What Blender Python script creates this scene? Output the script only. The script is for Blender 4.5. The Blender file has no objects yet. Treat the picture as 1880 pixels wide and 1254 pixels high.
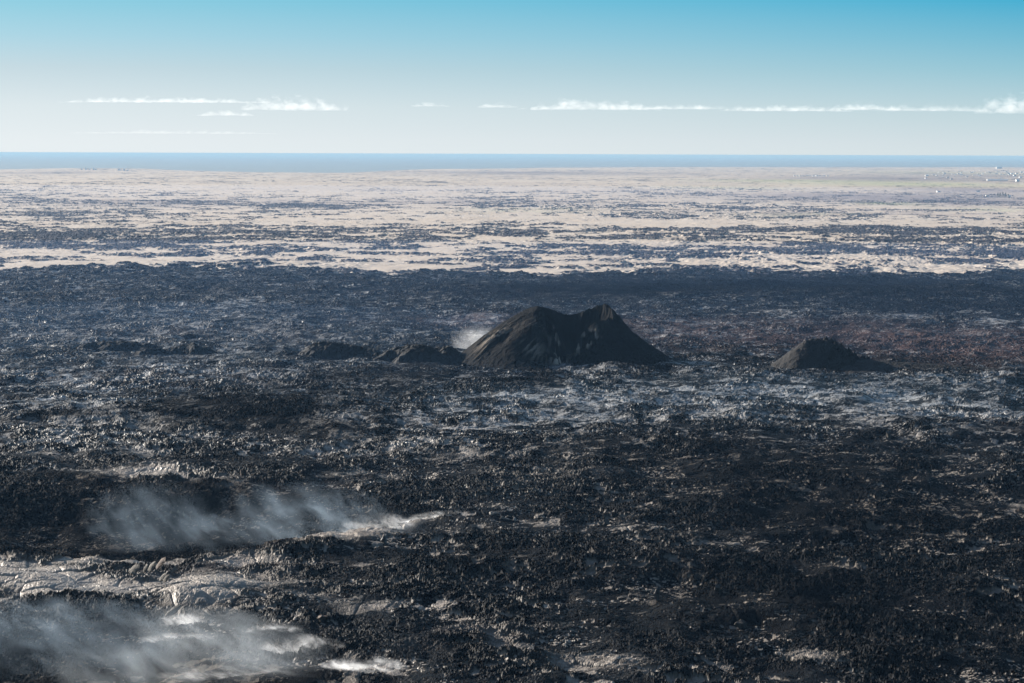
import bpy, math, random
import numpy as np
from mathutils import Matrix, Vector

random.seed(7)
scene = bpy.context.scene
col = scene.collection
PI = math.pi
F32 = np.float32

# ------------------------------------------------------------------ camera geometry
FPX, PW, PH, CAMH = 4240.0, 1880.0, 1254.0, 145.0      # focal length in photo pixels, camera 145 m above the plain
TH = math.atan((627 - 282.6) / FPX)                     # pitch
RO = 0.0036                                             # slight roll
Fv = np.array([0, math.cos(TH), -math.sin(TH)])
Uv0 = np.array([0, math.sin(TH), math.cos(TH)])
Rv0 = np.array([1.0, 0, 0])
Rv = Rv0 * math.cos(RO) + Uv0 * math.sin(RO)
Uv = Uv0 * math.cos(RO) - Rv0 * math.sin(RO)
EYE = np.array([0, 0, CAMH])


def ray(px, py):
    return Fv + Rv * (px - 940) / FPX + Uv * (627 - py) / FPX


def at(px, py, z=0.0):
    """The point of the plain (height z) seen at this place of the photograph."""
    d = ray(px, py)
    return EYE + d * ((z - CAMH) / d[2])


def at_depth(px, py, depth):
    d = ray(px, py)
    return EYE + d * (depth / d[1])


def ellipse(px, py, rx, ry):
    """A patch of ground: world centre, half width across and half length away from the camera."""
    c = at(px, py)
    near, far = at(px, py + ry), at(px, max(py - ry, 292))
    return c[0], c[1], rx * c[1] / FPX, 0.5 * (far[1] - near[1])


# ------------------------------------------------------------------ noise (numpy)
def hash2(ix, iy, seed):
    h = (ix.astype(np.uint32) * np.uint32(374761393)) ^ (iy.astype(np.uint32) * np.uint32(668265263)) ^ np.uint32((seed * 2654435761) & 0xFFFFFFFF)
    h ^= h >> np.uint32(13)
    h *= np.uint32(1274126177)
    h ^= h >> np.uint32(16)
    h *= np.uint32(2246822519)
    h ^= h >> np.uint32(15)
    return (h >> np.uint32(8)).astype(F32) * F32(1.0 / 16777216.0)


def vnoise(x, y, seed):
    xf, yf = np.floor(x), np.floor(y)
    ix, iy = xf.astype(np.int32), yf.astype(np.int32)
    fx, fy = (x - xf).astype(F32), (y - yf).astype(F32)
    ux, uy = fx * fx * fx * (fx * (fx * 6 - 15) + 10), fy * fy * fy * (fy * (fy * 6 - 15) + 10)
    a, b = hash2(ix, iy, seed), hash2(ix + 1, iy, seed)
    c, d = hash2(ix, iy + 1, seed), hash2(ix + 1, iy + 1, seed)
    return (a + (b - a) * ux + (c - a) * uy + (a - b - c + d) * ux * uy) * 2 - 1


def fbm(x, y, seed, octaves=4, gain=0.5, lac=2.07):
    s, a, n = np.zeros_like(x, dtype=F32), 1.0, 0.0
    ca, sa = math.cos(0.6), math.sin(0.6)
    for k in range(octaves):
        s += F32(a) * vnoise(x, y, seed + k * 17)
        n += a
        a *= gain
        x, y = (x * ca - y * sa) * lac + 13.7, (x * sa + y * ca) * lac - 5.1
    return s / F32(n)


def blocks(x, y, seed, tilt=0.9, gap=0.25):
    """Broken crust: irregular plates, each with its own height and tilt, sunk at the cracks between them (cell size 1)."""
    xf, yf = np.floor(x), np.floor(y)
    ix, iy = xf.astype(np.int32), yf.astype(np.int32)
    best = np.full(x.shape, 9.0, F32)
    second = np.full(x.shape, 9.0, F32)
    z = np.zeros(x.shape, F32)
    for j in (-1, 0, 1):
        for i in (-1, 0, 1):
            cx, cy = ix + i, iy + j
            dx = (x - (cx + hash2(cx, cy, seed) * 0.9 + 0.05)).astype(F32)
            dy = (y - (cy + hash2(cx, cy, seed + 1) * 0.9 + 0.05)).astype(F32)
            d = dx * dx + dy * dy
            h = hash2(cx, cy, seed + 2)
            sx, sy = hash2(cx, cy, seed + 3) - 0.5, hash2(cx, cy, seed + 4) - 0.5
            zz = h + F32(2 * tilt) * (sx * dx + sy * dy)
            closer = d < best
            second = np.where(closer, best, np.minimum(second, d))
            z = np.where(closer, zz, z)
            best = np.where(closer, d, best)
    edge = np.sqrt(second) - np.sqrt(best)
    return z - F32(0.55) * np.clip(1 - edge / F32(gap), 0, 1)


def smooth(a, b, x):
    t = np.clip((x - a) / (b - a), 0, 1)
    return t * t * (3 - 2 * t)


# ------------------------------------------------------------------ lists of ground patches (photo place -> ground ellipse)
# pale shiny crust (pahoehoe): x, y, half width, half height, strength
CRUST = [
    (275, 885, 75, 9, 1.8), (420, 893, 60, 6, .5), (650, 878, 110, 16, .55), (590, 996, 100, 13, 1.7), (690, 985, 70, 8, .5), (60, 1070, 120, 24, 1.9), (200, 1085, 140, 18, 1.4),
    (375, 1108, 60, 26, 1.8), (500, 1062, 90, 11, .9), (560, 1108, 70, 10, .5), (330, 1062, 100, 12, 1.1), (450, 1035, 80, 9, 1.2), (420, 1085, 70, 10, 1.2), (610, 1045, 80, 8, .6), (520, 1020, 60, 7, .6), (40, 1048, 120, 12, .9), (130, 1098, 140, 10, .8), (560, 1085, 60, 8, .5), (650, 1095, 80, 7, .4), (760, 1090, 80, 6, .35), (480, 1130, 60, 8, .5), (990, 1180, 70, 7, .4), (760, 1215, 70, 8, .5), (700, 1135, 90, 10, .4), (880, 1190, 90, 12, .7), (820, 1130, 150, 9, .35), (640, 1170, 60, 9, .5),
    (1060, 1240, 100, 14, .6), (930, 1215, 60, 9, .5), (1130, 1128, 75, 6, .45), (1480, 1225, 90, 13, .5), (1260, 1075, 70, 9, .2), (1820, 1040, 40, 4, .4), (1160, 970, 50, 8, .4),
    (1180, 1010, 130, 14, .35), (1640, 1010, 60, 8, .3), (1680, 930, 40, 6, .3),
    (740, 790, 170, 44, .75), (960, 770, 190, 46, .6), (1130, 735, 240, 30, .6), (880, 838, 150, 20, .5), (1000, 885, 130, 16, .35), (1480, 735, 330, 36, .75), (1700, 765, 220, 30, .7),
    (1260, 780, 200, 18, .55), (1640, 805, 60, 14, .6), (120, 740, 170, 30, .8), (80, 820, 170, 26, .7), (230, 800, 160, 30, .45), (240, 850, 120, 14, .4), (620, 838, 90, 10, .6),
    (90, 690, 260, 18, .5), (420, 690, 260, 22, .5), (1075, 690, 60, 7, .8), (1000, 672, 70, 8, .5), (730, 678, 60, 5, .5), (870, 595, 70, 5, 1.0), (900, 612, 40, 4, .8),
    (1220, 621, 50, 3.5, .8), (1260, 598, 90, 8, .5), (1720, 625, 80, 5, .8), (1650, 590, 70, 5, .5), (1810, 598, 90, 4, .5), (1840, 640, 60, 4, .5), (1490, 585, 120, 8, .4),
    (200, 640, 300, 30, .3), (160, 585, 330, 40, .25), (560, 590, 260, 40, .3), (1500, 880, 60, 8, .2), (1870, 935, 20, 4, .8), (1780, 700, 120, 12, .5),
]
# matte black ash and clinker: no sheen
MATTE = [
    (1450, 535, 520, 22, 1.0), (1000, 545, 260, 12, .6), (280, 950, 330, 46, .9), (120, 1010, 220, 22, .8), (470, 1010, 90, 14, .6), (160, 1150, 170, 24, .5), (460, 765, 230, 32, .8),
    (620, 810, 90, 18, .7), (350, 860, 220, 12, .5), (700, 700, 190, 14, .6), (965, 712, 80, 8, .9), (1150, 686, 70, 6, .9), (985, 690, 30, 9, .8), (1240, 705, 70, 4, .7), (1330, 860, 460, 60, .5), (1500, 960, 420, 60, .6),
    (1500, 1120, 420, 90, .6), (900, 1040, 200, 40, .5), (60, 775, 130, 7, .7), (1150, 790, 60, 10, .3), (120, 900, 130, 16, .6), (300, 930, 120, 18, .6), (210, 645, 70, 7, .5),
    (1740, 565, 240, 12, .4),
]
# rust-red oxidised lava
RED = [(1560, 625, 360, 34, .8), (1780, 640, 220, 34, .9), (1250, 610, 130, 26, .6), (870, 596, 90, 10, .8), (900, 590, 300, 12, .3), (300, 620, 300, 18, .25), (590, 995, 110, 16, .3), (440, 1050, 160, 16, .25), (880, 1190, 90, 14, .3), (290, 700, 240, 20, .25), (1850, 790, 80, 20, .2)]
# rises (+) and hollows (-) of the lava plain, metres
RISE = [
    (470, 770, 230, 26, 6.0), (620, 815, 90, 18, 4.0), (965, 712, 85, 7, 5.0), (1150, 688, 75, 6, 4.0), (30, 780, 190, 8, 4.0), (250, 965, 360, 40, -5.0), (180, 1150, 260, 34, -3.0),
    (1500, 880, 400, 40, 3.0), (1130, 830, 260, 20, 3.0), (900, 965, 120, 16, 3.0), (620, 1010, 130, 22, 3.0), (375, 1105, 70, 26, 3.0), (1050, 1050, 300, 20, 3.0), (1700, 800, 220, 16, 3.5),
    (1480, 1160, 260, 24, 2.5), (780, 1060, 120, 22, 3.0), (1250, 950, 220, 18, 2.5), (120, 1060, 160, 18, 1.5), (300, 875, 60, 8, 2.0), (1380, 1212, 120, 14, 2.0), (700, 1210, 160, 18, 2.0),
    (1450, 545, 520, 14, 5.0),
]
# the old mossy plain: dark bare lava (-), moss (+)
MOSS = [
    (560, 378, 130, 5, -1.1), (60, 392, 110, 3, -.9), (330, 373, 300, 4, -.5), (1640, 425, 240, 9, -1.0), (1240, 400, 160, 3, -.6), (1500, 458, 300, 5, -.8), (1150, 468, 160, 4, -.7), (1500, 443, 220, 5, -.5),
    (230, 447, 260, 12, -.7), (110, 432, 180, 9, -.6), (500, 435, 260, 6, -.5), (40, 478, 50, 4, -1.0), (800, 466, 160, 4, -.5), (900, 428, 180, 5, -.5), (1300, 425, 170, 8, -.6), (1000, 455, 240, 4, -.5), (1760, 468, 120, 4, -.6),
    (1450, 410, 460, 6, .8), (940, 400, 300, 5, .8), (1230, 452, 240, 9, .8), (300, 476, 260, 7, .8), (160, 380, 260, 6, .8), (700, 490, 260, 7, .6), (1300, 485, 260, 7, .6), (40, 489, 70, 4, .9), (700, 410, 300, 5, .5),
    (1300, 340, 500, 10, .5), (500, 345, 500, 12, .5), (1700, 490, 180, 5, .6),
]
GREEN = [(1680, 339, 210, 4, 1.0), (1560, 333, 180, 3, .6), (1640, 375, 60, 2.5, 1.0), (1400, 332, 160, 3, .5), (1800, 385, 90, 3, .6), (960, 388, 120, 3, .5), (1480, 395, 160, 3, .4), (1330, 345, 120, 3, .5), (1740, 318, 150, 4, .5)]
HEATH = [(1600, 362, 330, 9, 1.0), (1800, 350, 160, 7, .9), (1640, 328, 220, 5, .9), (1000, 318, 300, 4, .7), (1500, 392, 300, 4, .7), (1780, 372, 180, 6, .8), (300, 372, 300, 6, .7), (900, 372, 260, 5, .6), (80, 318, 120, 3, .6), (1800, 322, 120, 5, .7)]


# outlines of the two sunken, smoking hollows (photo places on the plain)
HOLLOWS = [
    ([(-160, 900), (200, 893), (520, 898), (680, 915), (770, 935), (862, 950), (770, 968), (640, 984), (480, 1003), (385, 1026), (300, 1040), (60, 1034), (-160, 1030)], -6.5),
    ([(-160, 1112), (180, 1110), (300, 1122), (345, 1142), (480, 1168), (500, 1195), (560, 1228), (730, 1246), (720, 1300), (300, 1420), (-160, 1420)], -5.0),
]


def inside(x, y, poly):
    """Signed distance (m, positive inside) to an outline on the plain."""
    P = [at(a, b)[:2] for a, b in poly]
    d = np.full(x.shape, 1e9, F32)
    odd = np.zeros(x.shape, bool)
    for (x0, y0), (x1, y1) in zip(P, P[1:] + P[:1]):
        ex, ey = x1 - x0, y1 - y0
        t = np.clip(((x - x0) * ex + (y - y0) * ey) / (ex * ex + ey * ey), 0, 1)
        d = np.minimum(d, (x - x0 - t * ex) ** 2 + (y - y0 - t * ey) ** 2)
        odd ^= ((y0 > y) != (y1 > y)) & (x < (ex * (y - y0) / (ey if abs(ey) > 1e-9 else 1e-9) + x0))
    return np.where(odd, 1, -1) * np.sqrt(d)


def patches(x, y, lst):
    out = np.zeros(x.shape, F32)
    for px, py, rx, ry, s in lst:
        cx, cy, ax, ay = ellipse(px, py, rx, ry)
        d = ((x - F32(cx)) / F32(ax)) ** 2 + ((y - F32(cy)) / F32(ay)) ** 2
        out += F32(s) * np.exp(-d * F32(1.1))
    return out


SHORE = [(-3000, 21000), (0, 19500), (120, 21500), (260, 21200), (340, 18800), (480, 17600), (640, 17500), (770, 21000), (1000, 24500), (1250, 27000), (1880, 29000), (5000, 30000)]
SH_X = np.array([(a - 940) / FPX for a, b in SHORE])
SH_D = np.array([b for a, b in SHORE], float)


def ground_fields(x, y, cell):
    """Height and the six surface masks of the plain at world x, y (cell: spacing of the sheet there, metres)."""
    x = x.astype(F32)
    y = y.astype(F32)
    r = np.hypot(x, y)
    w1, w2 = fbm(x / 90, y / 90, 301, 3), fbm(x / 90, y / 90, 302, 3)
    sc = np.clip(r / 1500, .5, 4)
    xw, yw = x + w1 * 14 * sc, y + w2 * 40 * sc * np.clip(r / 1500, .5, 3)
    crust = patches(xw, yw, CRUST)
    matte = patches(xw, yw, MATTE)
    red = patches(xw, yw, RED)
    rise = patches(x + w1 * 8, y + w2 * 14, RISE)
    rim = np.zeros(x.shape, F32)
    hol = np.zeros(x.shape, F32)
    if r.min() < 1200:
        wob = 7 * fbm(x / 22, y / 22, 305, 3) + 2.2 * fbm(x / 5, y / 5, 306, 2)
        for poly, deep in HOLLOWS:
            sd_ = inside(x, y, poly) + wob
            beyond = inside(x, y + 42, poly) + wob            # the far side shelves gently, the near side is a broken edge
            drop = smooth(-3, 8, sd_) * smooth(-12, 42, beyond)
            rise += F32(deep) * drop
            hol = np.maximum(hol, smooth(2, 10, sd_) * smooth(-40, 0, beyond))
            rim = np.maximum(rim, smooth(-30, -12, sd_) * (1 - smooth(2, 5, sd_)) * smooth(0, 16, inside(x, y + 18, poly)))
    big = fbm(x / 130, y / 190, 11, 4)
    mid = fbm(x / 32, y / 42, 21, 3)
    sheets = fbm(x / 17 + .5 * w1, y / 20, 45, 4, .55)
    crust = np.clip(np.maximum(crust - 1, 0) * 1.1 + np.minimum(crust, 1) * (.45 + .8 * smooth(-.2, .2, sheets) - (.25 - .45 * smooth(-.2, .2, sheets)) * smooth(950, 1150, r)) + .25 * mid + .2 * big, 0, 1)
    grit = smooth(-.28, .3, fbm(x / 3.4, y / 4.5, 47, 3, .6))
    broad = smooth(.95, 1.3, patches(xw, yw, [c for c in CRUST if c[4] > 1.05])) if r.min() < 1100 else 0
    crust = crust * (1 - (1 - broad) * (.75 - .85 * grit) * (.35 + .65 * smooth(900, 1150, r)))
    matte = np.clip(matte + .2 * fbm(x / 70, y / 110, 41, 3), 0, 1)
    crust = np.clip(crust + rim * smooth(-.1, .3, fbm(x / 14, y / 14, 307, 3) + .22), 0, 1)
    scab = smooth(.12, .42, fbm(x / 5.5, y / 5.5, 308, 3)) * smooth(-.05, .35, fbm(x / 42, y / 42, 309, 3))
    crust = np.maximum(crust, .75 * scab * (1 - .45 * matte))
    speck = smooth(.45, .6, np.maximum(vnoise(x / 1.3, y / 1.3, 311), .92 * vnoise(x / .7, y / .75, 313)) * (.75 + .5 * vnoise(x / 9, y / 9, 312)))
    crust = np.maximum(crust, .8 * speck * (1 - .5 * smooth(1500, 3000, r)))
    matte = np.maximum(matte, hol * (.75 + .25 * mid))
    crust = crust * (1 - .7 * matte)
    # new lava (near) against the old mossy plain (far)
    edge = 2730 + 130 * fbm(x / 300, y / 300 + 9, 61, 4) + 190 * fbm(x / 70, y / 90, 63, 4, .6) + 130 * fbm(x / 20, y / 34, 65, 3, .6)
    new = 1 - smooth(-25, 25, y - edge)
    # ---- new lava height
    aa = 1 - smooth(.15, .6, crust) * (1 - .62 * smooth(900, 1200, r))
    soft = smooth(.45, .95, matte) * .35
    b1 = blocks(x / 11 + w1, y / 13 + w2, 71, .7, .12)
    b2 = blocks(x / 4.2 + .3 * w2, y / 4.6, 81, .9, .2)
    b3 = blocks(x / 1.7, y / 1.8, 91, .65, .25)
    b4 = blocks(x / .75, y / .8, 101, .8, .3)
    rough = fbm(x / 18, y / 18, 111, 4, .55)
    ridged = 1 - 2.4 * np.abs(fbm(x / 6.5 + .4 * w1, y / 6.5, 115, 5, .62))
    vig = .16 + 1.35 * smooth(-.38, .45, fbm(x / 26, y / 30, 121, 4))
    press = 1 - 2.2 * np.abs(fbm(x / 44 + .6 * w1, y / 30, 127, 3))
    loose = smooth(-.05, .3, fbm(x / 9, y / 9, 123, 3))
    far = 1 - .3 * smooth(950, 1900, r)
    h_aa = 1.3 * rough + 1.2 * press + (.85 * ridged + (.3 * b2 + .36 * b3 + .34 * b4) * (.5 + .7 * loose)) * vig * far + .35 * b1
    h_pa = .6 * rough + .5 * press + .75 * b1 + .3 * b2 * (.5 + .5 * mid) + .10 * b3 + .07 * b4
    calm = np.zeros(x.shape, F32)
    for px, py, rad in ((1040, 672, 95), (1520, 686, 60), (770, 672, 40), (615, 666, 40), (222, 652, 40), (315, 657, 40)):
        c = at(px, py)
        calm = np.maximum(calm, np.exp(-((x - F32(c[0])) ** 2 + ((y - F32(c[1])) * F32(.9)) ** 2) / F32(rad * rad)))
    big, mid, press = big * (1 - .8 * calm), mid * (1 - .6 * calm), press * (1 - .5 * calm)
    h_new = 2.8 * big + 2.2 * mid + 1.1 * fbm(x / 13, y / 17, 125, 2) + rise + (h_pa + (h_aa - h_pa) * aa) * (1 - soft)
    # ---- old plain
    bigf = fbm(x / 600, y / 900, 131, 5, .6)
    midf = fbm(x / 120, y / 120, 141, 5, .62)
    finef = fbm(x / 26, y / 30, 151, 4, .6)
    hum = fbm(x / 15, y / 24, 155, 3, .6)
    rug = smooth(-.15, .35, fbm(x / 320, y / 800, 157, 4, .6) + .25 * midf) * (1 - .6 * smooth(8000, 14000, r))
    streak = np.clip((r - 2800) / 3500, 0, 1)
    moss = .64 + .36 * streak + .38 * bigf + 1.0 * midf + 1.1 * fbm(x / 46, y / 46, 145, 4, .6) + .8 * finef + .68 * patches(xw, y + w2 * 60, MOSS) - rug * (.14 + .5 * np.clip(hum, 0, 1))
    bare = 1 - smooth(.25, .7, moss)
    h_old = 3.0 * bigf + 2.0 * midf + bare * (2.2 + 1.8 * finef + 1.6 * blocks(x / 9, y / 12, 161, .8, .3)) + 1.0 * finef - 1.0 + rug * (2.0 * hum + .6)
    z = h_old + (h_new + 2.5 - h_old) * new
    z = z - 2.5 * new * smooth(0, 900, edge - y)            # the young flow stands a few metres proud at its rim
    u = x / np.maximum(y, 1)
    shore = np.interp(u, SH_X, SH_D).astype(F32) + 700 * fbm(x / 900, y / 2500, 181, 4)
    z = z * (1 - .8 * smooth(9000, 16000, r)) - 14 * smooth(-300, 500, y - shore) + 2
    moss = np.where(new > .5, F32(-2), moss)
    green = np.clip(patches(xw, yw, GREEN) * (1 - new), 0, 1)
    heath = np.clip(patches(xw, yw, HEATH) * (1 - new) + .35 * np.clip(fbm(x / 900, y / 1600, 191, 3) - .1, 0, 1), 0, 1)
    z = z + (hash2((x * 977).astype(np.int32), (y * 977).astype(np.int32), 5) - .5) * np.minimum(cell, 2.5) * F32(.35) * (new + .25)
    return z, np.stack([moss, crust * new, red, np.ones_like(red)], -1), np.stack([green, heath, matte * new, np.ones_like(red)], -1)


# ------------------------------------------------------------------ mesh helpers
def grid_mesh(name, X, Y, Z, colours=None, keep=None, flat=True, cover=None):
    nr, nc = X.shape
    n = nr * nc
    co = np.empty((n, 3), F32)
    co[:, 0], co[:, 1], co[:, 2] = X.ravel(), Y.ravel(), Z.ravel()
    idx = np.arange(n, dtype=np.int32).reshape(nr, nc)
    q = np.stack([idx[:-1, :-1], idx[:-1, 1:], idx[1:, 1:], idx[1:, :-1]], -1).reshape(-1, 4)
    if keep is not None:
        k = keep.ravel()
        q = q[k[q].any(1)]
        used = np.zeros(n, bool)
        used[q] = True
        remap = np.cumsum(used).astype(np.int32) - 1
        co, q = co[used], remap[q]
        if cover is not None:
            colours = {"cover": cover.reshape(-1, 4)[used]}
    me = bpy.data.meshes.new(name)
    me.vertices.add(len(co))
    me.vertices.foreach_set("co", co.ravel())
    me.loops.add(len(q) * 4)
    me.loops.foreach_set("vertex_index", np.ascontiguousarray(q, np.int32).ravel())
    me.polygons.add(len(q))
    me.polygons.foreach_set("loop_start", np.arange(0, len(q) * 4, 4, dtype=np.int32))
    me.update(calc_edges=True)
    if flat:
        me.shade_flat()
    for nm, arr in (colours or {}).items():
        a = me.attributes.new(nm, "FLOAT_COLOR", "POINT")
        a.data.foreach_set("color", np.ascontiguousarray(arr, F32).ravel())
    return me


def raw_mesh(name, verts, faces, flat=True):
    me = bpy.data.meshes.new(name)
    me.from_pydata([tuple(map(float, v)) for v in verts], [], [tuple(f) for f in faces])
    me.update()
    if flat:
        me.shade_flat()
    return me


def link(name, me, m=None, parent=None, loc=None):
    o = bpy.data.objects.new(name, me)
    col.objects.link(o)
    if m is not None:
        for k in (m if isinstance(m, (list, tuple)) else [m]):
            me.materials.append(k)
    if parent is not None:
        o.parent = parent
    if loc is not None:
        o.location = loc
    return o


def tag(o, label=None, cat=None, group=None, kind=None):
    for k, v in (("label", label), ("category", cat), ("group", group), ("kind", kind)):
        if v:
            o[k] = v
    return o


# ------------------------------------------------------------------ materials
class Nodes:
    def __init__(self, name, volume=False):
        self.m = bpy.data.materials.new(name)
        self.m.use_nodes = True
        self.t = self.m.node_tree
        self.t.nodes.clear()
        self.out = self.t.nodes.new("ShaderNodeOutputMaterial")

    def n(self, kind, **kw):
        nd = self.t.nodes.new("ShaderNode" + kind)
        for k, v in kw.items():
            if k.startswith("i_"):
                key = k[2:]
                key = int(key) if key.isdigit() else key.replace("_", " ")
                self.put(nd.inputs[key], v)
            else:
                setattr(nd, k, v)
        return nd

    def put(self, sock, v):
        if isinstance(v, bpy.types.NodeSocket):
            self.t.links.new(v, sock)
        elif v is not None:
            sock.default_value = v

    def math(self, op, a, b=None, c=None, clamp=False):
        nd = self.n("Math", operation=op, use_clamp=clamp)
        for s, v in zip(nd.inputs, (a, b, c)):
            self.put(s, v)
        return nd.outputs[0]

    def mix(self, f, a, b):
        nd = self.n("Mix", data_type="RGBA")
        self.put(nd.inputs[0], f)
        self.put(nd.inputs[6], a if isinstance(a, bpy.types.NodeSocket) else (*a, 1))
        self.put(nd.inputs[7], b if isinstance(b, bpy.types.NodeSocket) else (*b, 1))
        return nd.outputs[2]

    def lerp(self, f, a, b):
        nd = self.n("Mix", data_type="FLOAT")
        self.put(nd.inputs[0], f)
        self.put(nd.inputs[2], a)
        self.put(nd.inputs[3], b)
        return nd.outputs[0]

    def noise(self, vec, scale, detail=3, rough=.55, dist=0.0):
        nd = self.n("TexNoise", i_Scale=scale, i_Detail=detail, i_Roughness=rough, i_Distortion=dist)
        self.put(nd.inputs["Vector"], vec)
        return nd.outputs["Fac"]

    def scaled(self, vec, s):
        nd = self.n("VectorMath", operation="MULTIPLY")
        self.put(nd.inputs[0], vec)
        nd.inputs[1].default_value = s
        return nd.outputs[0]

    def surface(self, colour, rough, spec=.5, bump=None, bump_d=.1):
        b = self.n("BsdfPrincipled")
        self.put(b.inputs["Base Color"], colour if isinstance(colour, bpy.types.NodeSocket) else (*colour, 1))
        self.put(b.inputs["Roughness"], rough)
        self.put(b.inputs["Specular IOR Level"], spec)
        if bump is not None:
            bp = self.n("Bump", i_Strength=1.0, i_Distance=bump_d)
            self.put(bp.inputs["Height"], bump)
            self.t.links.new(bp.outputs[0], b.inputs["Normal"])
        self.t.links.new(b.outputs[0], self.out.inputs["Surface"])
        return self.m


def lava_plain_material():
    N = Nodes("lava_and_moss")
    pos = N.n("NewGeometry").outputs["Position"]
    A = N.n("SeparateColor", i_Color=N.n("Attribute", attribute_name="cover").outputs["Color"])
    B = N.n("SeparateColor", i_Color=N.n("Attribute", attribute_name="soil").outputs["Color"])
    moss, crust, red = A.outputs[0], A.outputs[1], A.outputs[2]
    green, heath, matte = B.outputs[0], B.outputs[1], B.outputs[2]
    n_fine = N.noise(N.scaled(pos, (.9, .6, .9)), 1.0, 4, .6)
    n_med = N.noise(N.scaled(pos, (.045, .03, .05)), 1.0, 6, .68)
    n_big = N.noise(N.scaled(pos, (.006, .0035, .006)), 1.0, 4, .6)
    # lava
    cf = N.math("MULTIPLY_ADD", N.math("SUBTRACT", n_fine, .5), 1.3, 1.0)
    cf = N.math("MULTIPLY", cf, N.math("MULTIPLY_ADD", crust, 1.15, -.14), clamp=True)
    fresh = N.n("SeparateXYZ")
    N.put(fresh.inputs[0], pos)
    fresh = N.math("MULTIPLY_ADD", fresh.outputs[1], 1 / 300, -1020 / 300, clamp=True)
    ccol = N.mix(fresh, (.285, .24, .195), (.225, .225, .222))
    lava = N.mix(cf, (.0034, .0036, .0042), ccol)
    lava = N.mix(N.math("MULTIPLY", red, N.math("MULTIPLY_ADD", n_fine, 1.6, -.35, clamp=True), clamp=True), lava, (.085, .052, .047))
    rough = N.lerp(matte, N.lerp(cf, .6, .45), .95)
    spec = N.lerp(matte, N.lerp(cf, .025, .32), .0)
    # moss
    m1 = N.math("ADD", moss, N.math("MULTIPLY", N.math("SUBTRACT", n_med, .5), 2.3))
    m1 = N.math("ADD", m1, N.math("MULTIPLY", N.math("SUBTRACT", n_fine, .5), .5))
    mf = N.math("MULTIPLY_ADD", m1, 2.3, -.65, clamp=True)
    mcol = N.mix(N.math("MULTIPLY_ADD", n_big, 2.0, -.5, clamp=True), (.40, .33, .26), (.43, .38, .325))
    mcol = N.mix(N.math("MULTIPLY", green, .5), mcol, (.26, .31, .13))
    mcol = N.mix(N.math("MULTIPLY", heath, .75), mcol, (.12, .10, .115))
    dark = N.mix(green, (.040, .038, .046), (.10, .12, .06))
    bare = N.mix(N.math("MULTIPLY_ADD", moss, .5, 1.0, clamp=True), lava, dark)
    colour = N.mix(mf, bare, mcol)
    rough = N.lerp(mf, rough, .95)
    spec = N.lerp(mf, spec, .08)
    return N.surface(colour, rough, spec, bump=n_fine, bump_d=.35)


def tephra_material(name, c1, c2, rough=.85, spec=.15, grain=2.2, bump_d=.25, cover=False):
    N = Nodes(name)
    pos = N.n("NewGeometry").outputs["Position"]
    g = N.noise(pos, grain, 5, .65)
    b = N.noise(pos, .09, 4, .6)
    c = N.mix(N.math("MULTIPLY_ADD", b, 2.6, -.8, clamp=True), c1, c2)
    c = N.mix(N.math("MULTIPLY_ADD", g, 2.0, -.6, clamp=True), N.mix(.5, c, (.006, .006, .007)), c)
    if cover:
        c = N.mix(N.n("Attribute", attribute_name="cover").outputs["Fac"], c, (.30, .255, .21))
    return N.surface(c, rough, spec, bump=g, bump_d=bump_d)


def plain_material(name, c, rough=.7, spec=.3, var=.2, scale=.4):
    N = Nodes(name)
    pos = N.n("NewGeometry").outputs["Position"]
    g = N.noise(pos, scale, 3)
    return N.surface(N.mix(g, tuple(k * (1 - var) for k in c), tuple(min(1, k * (1 + var)) for k in c)), rough, spec)


M_ground = lava_plain_material()
M_tephra = tephra_material("black_tephra", (.006, .006, .0062), (.010, .0095, .0092))
M_brown = tephra_material("brown_tephra", (.011, .0095, .009), (.021, .0175, .0155), bump_d=.5)
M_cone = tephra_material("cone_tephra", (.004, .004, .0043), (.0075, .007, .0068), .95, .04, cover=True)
M_clinker = tephra_material("clinker", (.010, .010, .011), (.03, .028, .026), .55, .4, 1.2, .5)
M_slab = tephra_material("pale_crust", (.10, .089, .074), (.17, .15, .125), .75, .12, 1.6, .08)
M_block = tephra_material("weathered_block", (.045, .04, .035), (.09, .08, .068), .85, .08, 1.6, .15)
M_slab_red = tephra_material("rusty_crust", (.10, .068, .05), (.15, .11, .082), .75, .12, 1.6, .08)
M_white = plain_material("white_render", (.74, .74, .73), .6, .3, .06, .2)
M_grey_wall = plain_material("grey_render", (.40, .41, .43), .6, .3, .1, .2)
M_roof_dark = plain_material("dark_roof", (.10, .10, .115), .5, .4, .2, .3)
M_roof_red = plain_material("red_roof", (.28, .07, .05), .5, .4, .2, .3)
M_roof_pale = plain_material("pale_roof", (.62, .62, .62), .45, .4, .1, .3)
M_bark = plain_material("bark", (.06, .05, .04), .9, .1, .3, 2.0)
M_leaf = plain_material("spruce_needles", (.035, .065, .05), .8, .2, .4, .8)


def sea_material():
    N = Nodes("sea_water")
    pos = N.n("NewGeometry").outputs["Position"]
    w = N.noise(N.scaled(pos, (.004, .0012, .004)), 1.0, 6, .6)
    w2 = N.noise(N.scaled(pos, (.06, .03, .06)), 1.0, 4, .6)
    c = N.mix(w, (.21, .195, .16), (.245, .23, .19))
    return N.surface(c, .35, .5, bump=w2, bump_d=.25)


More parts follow.
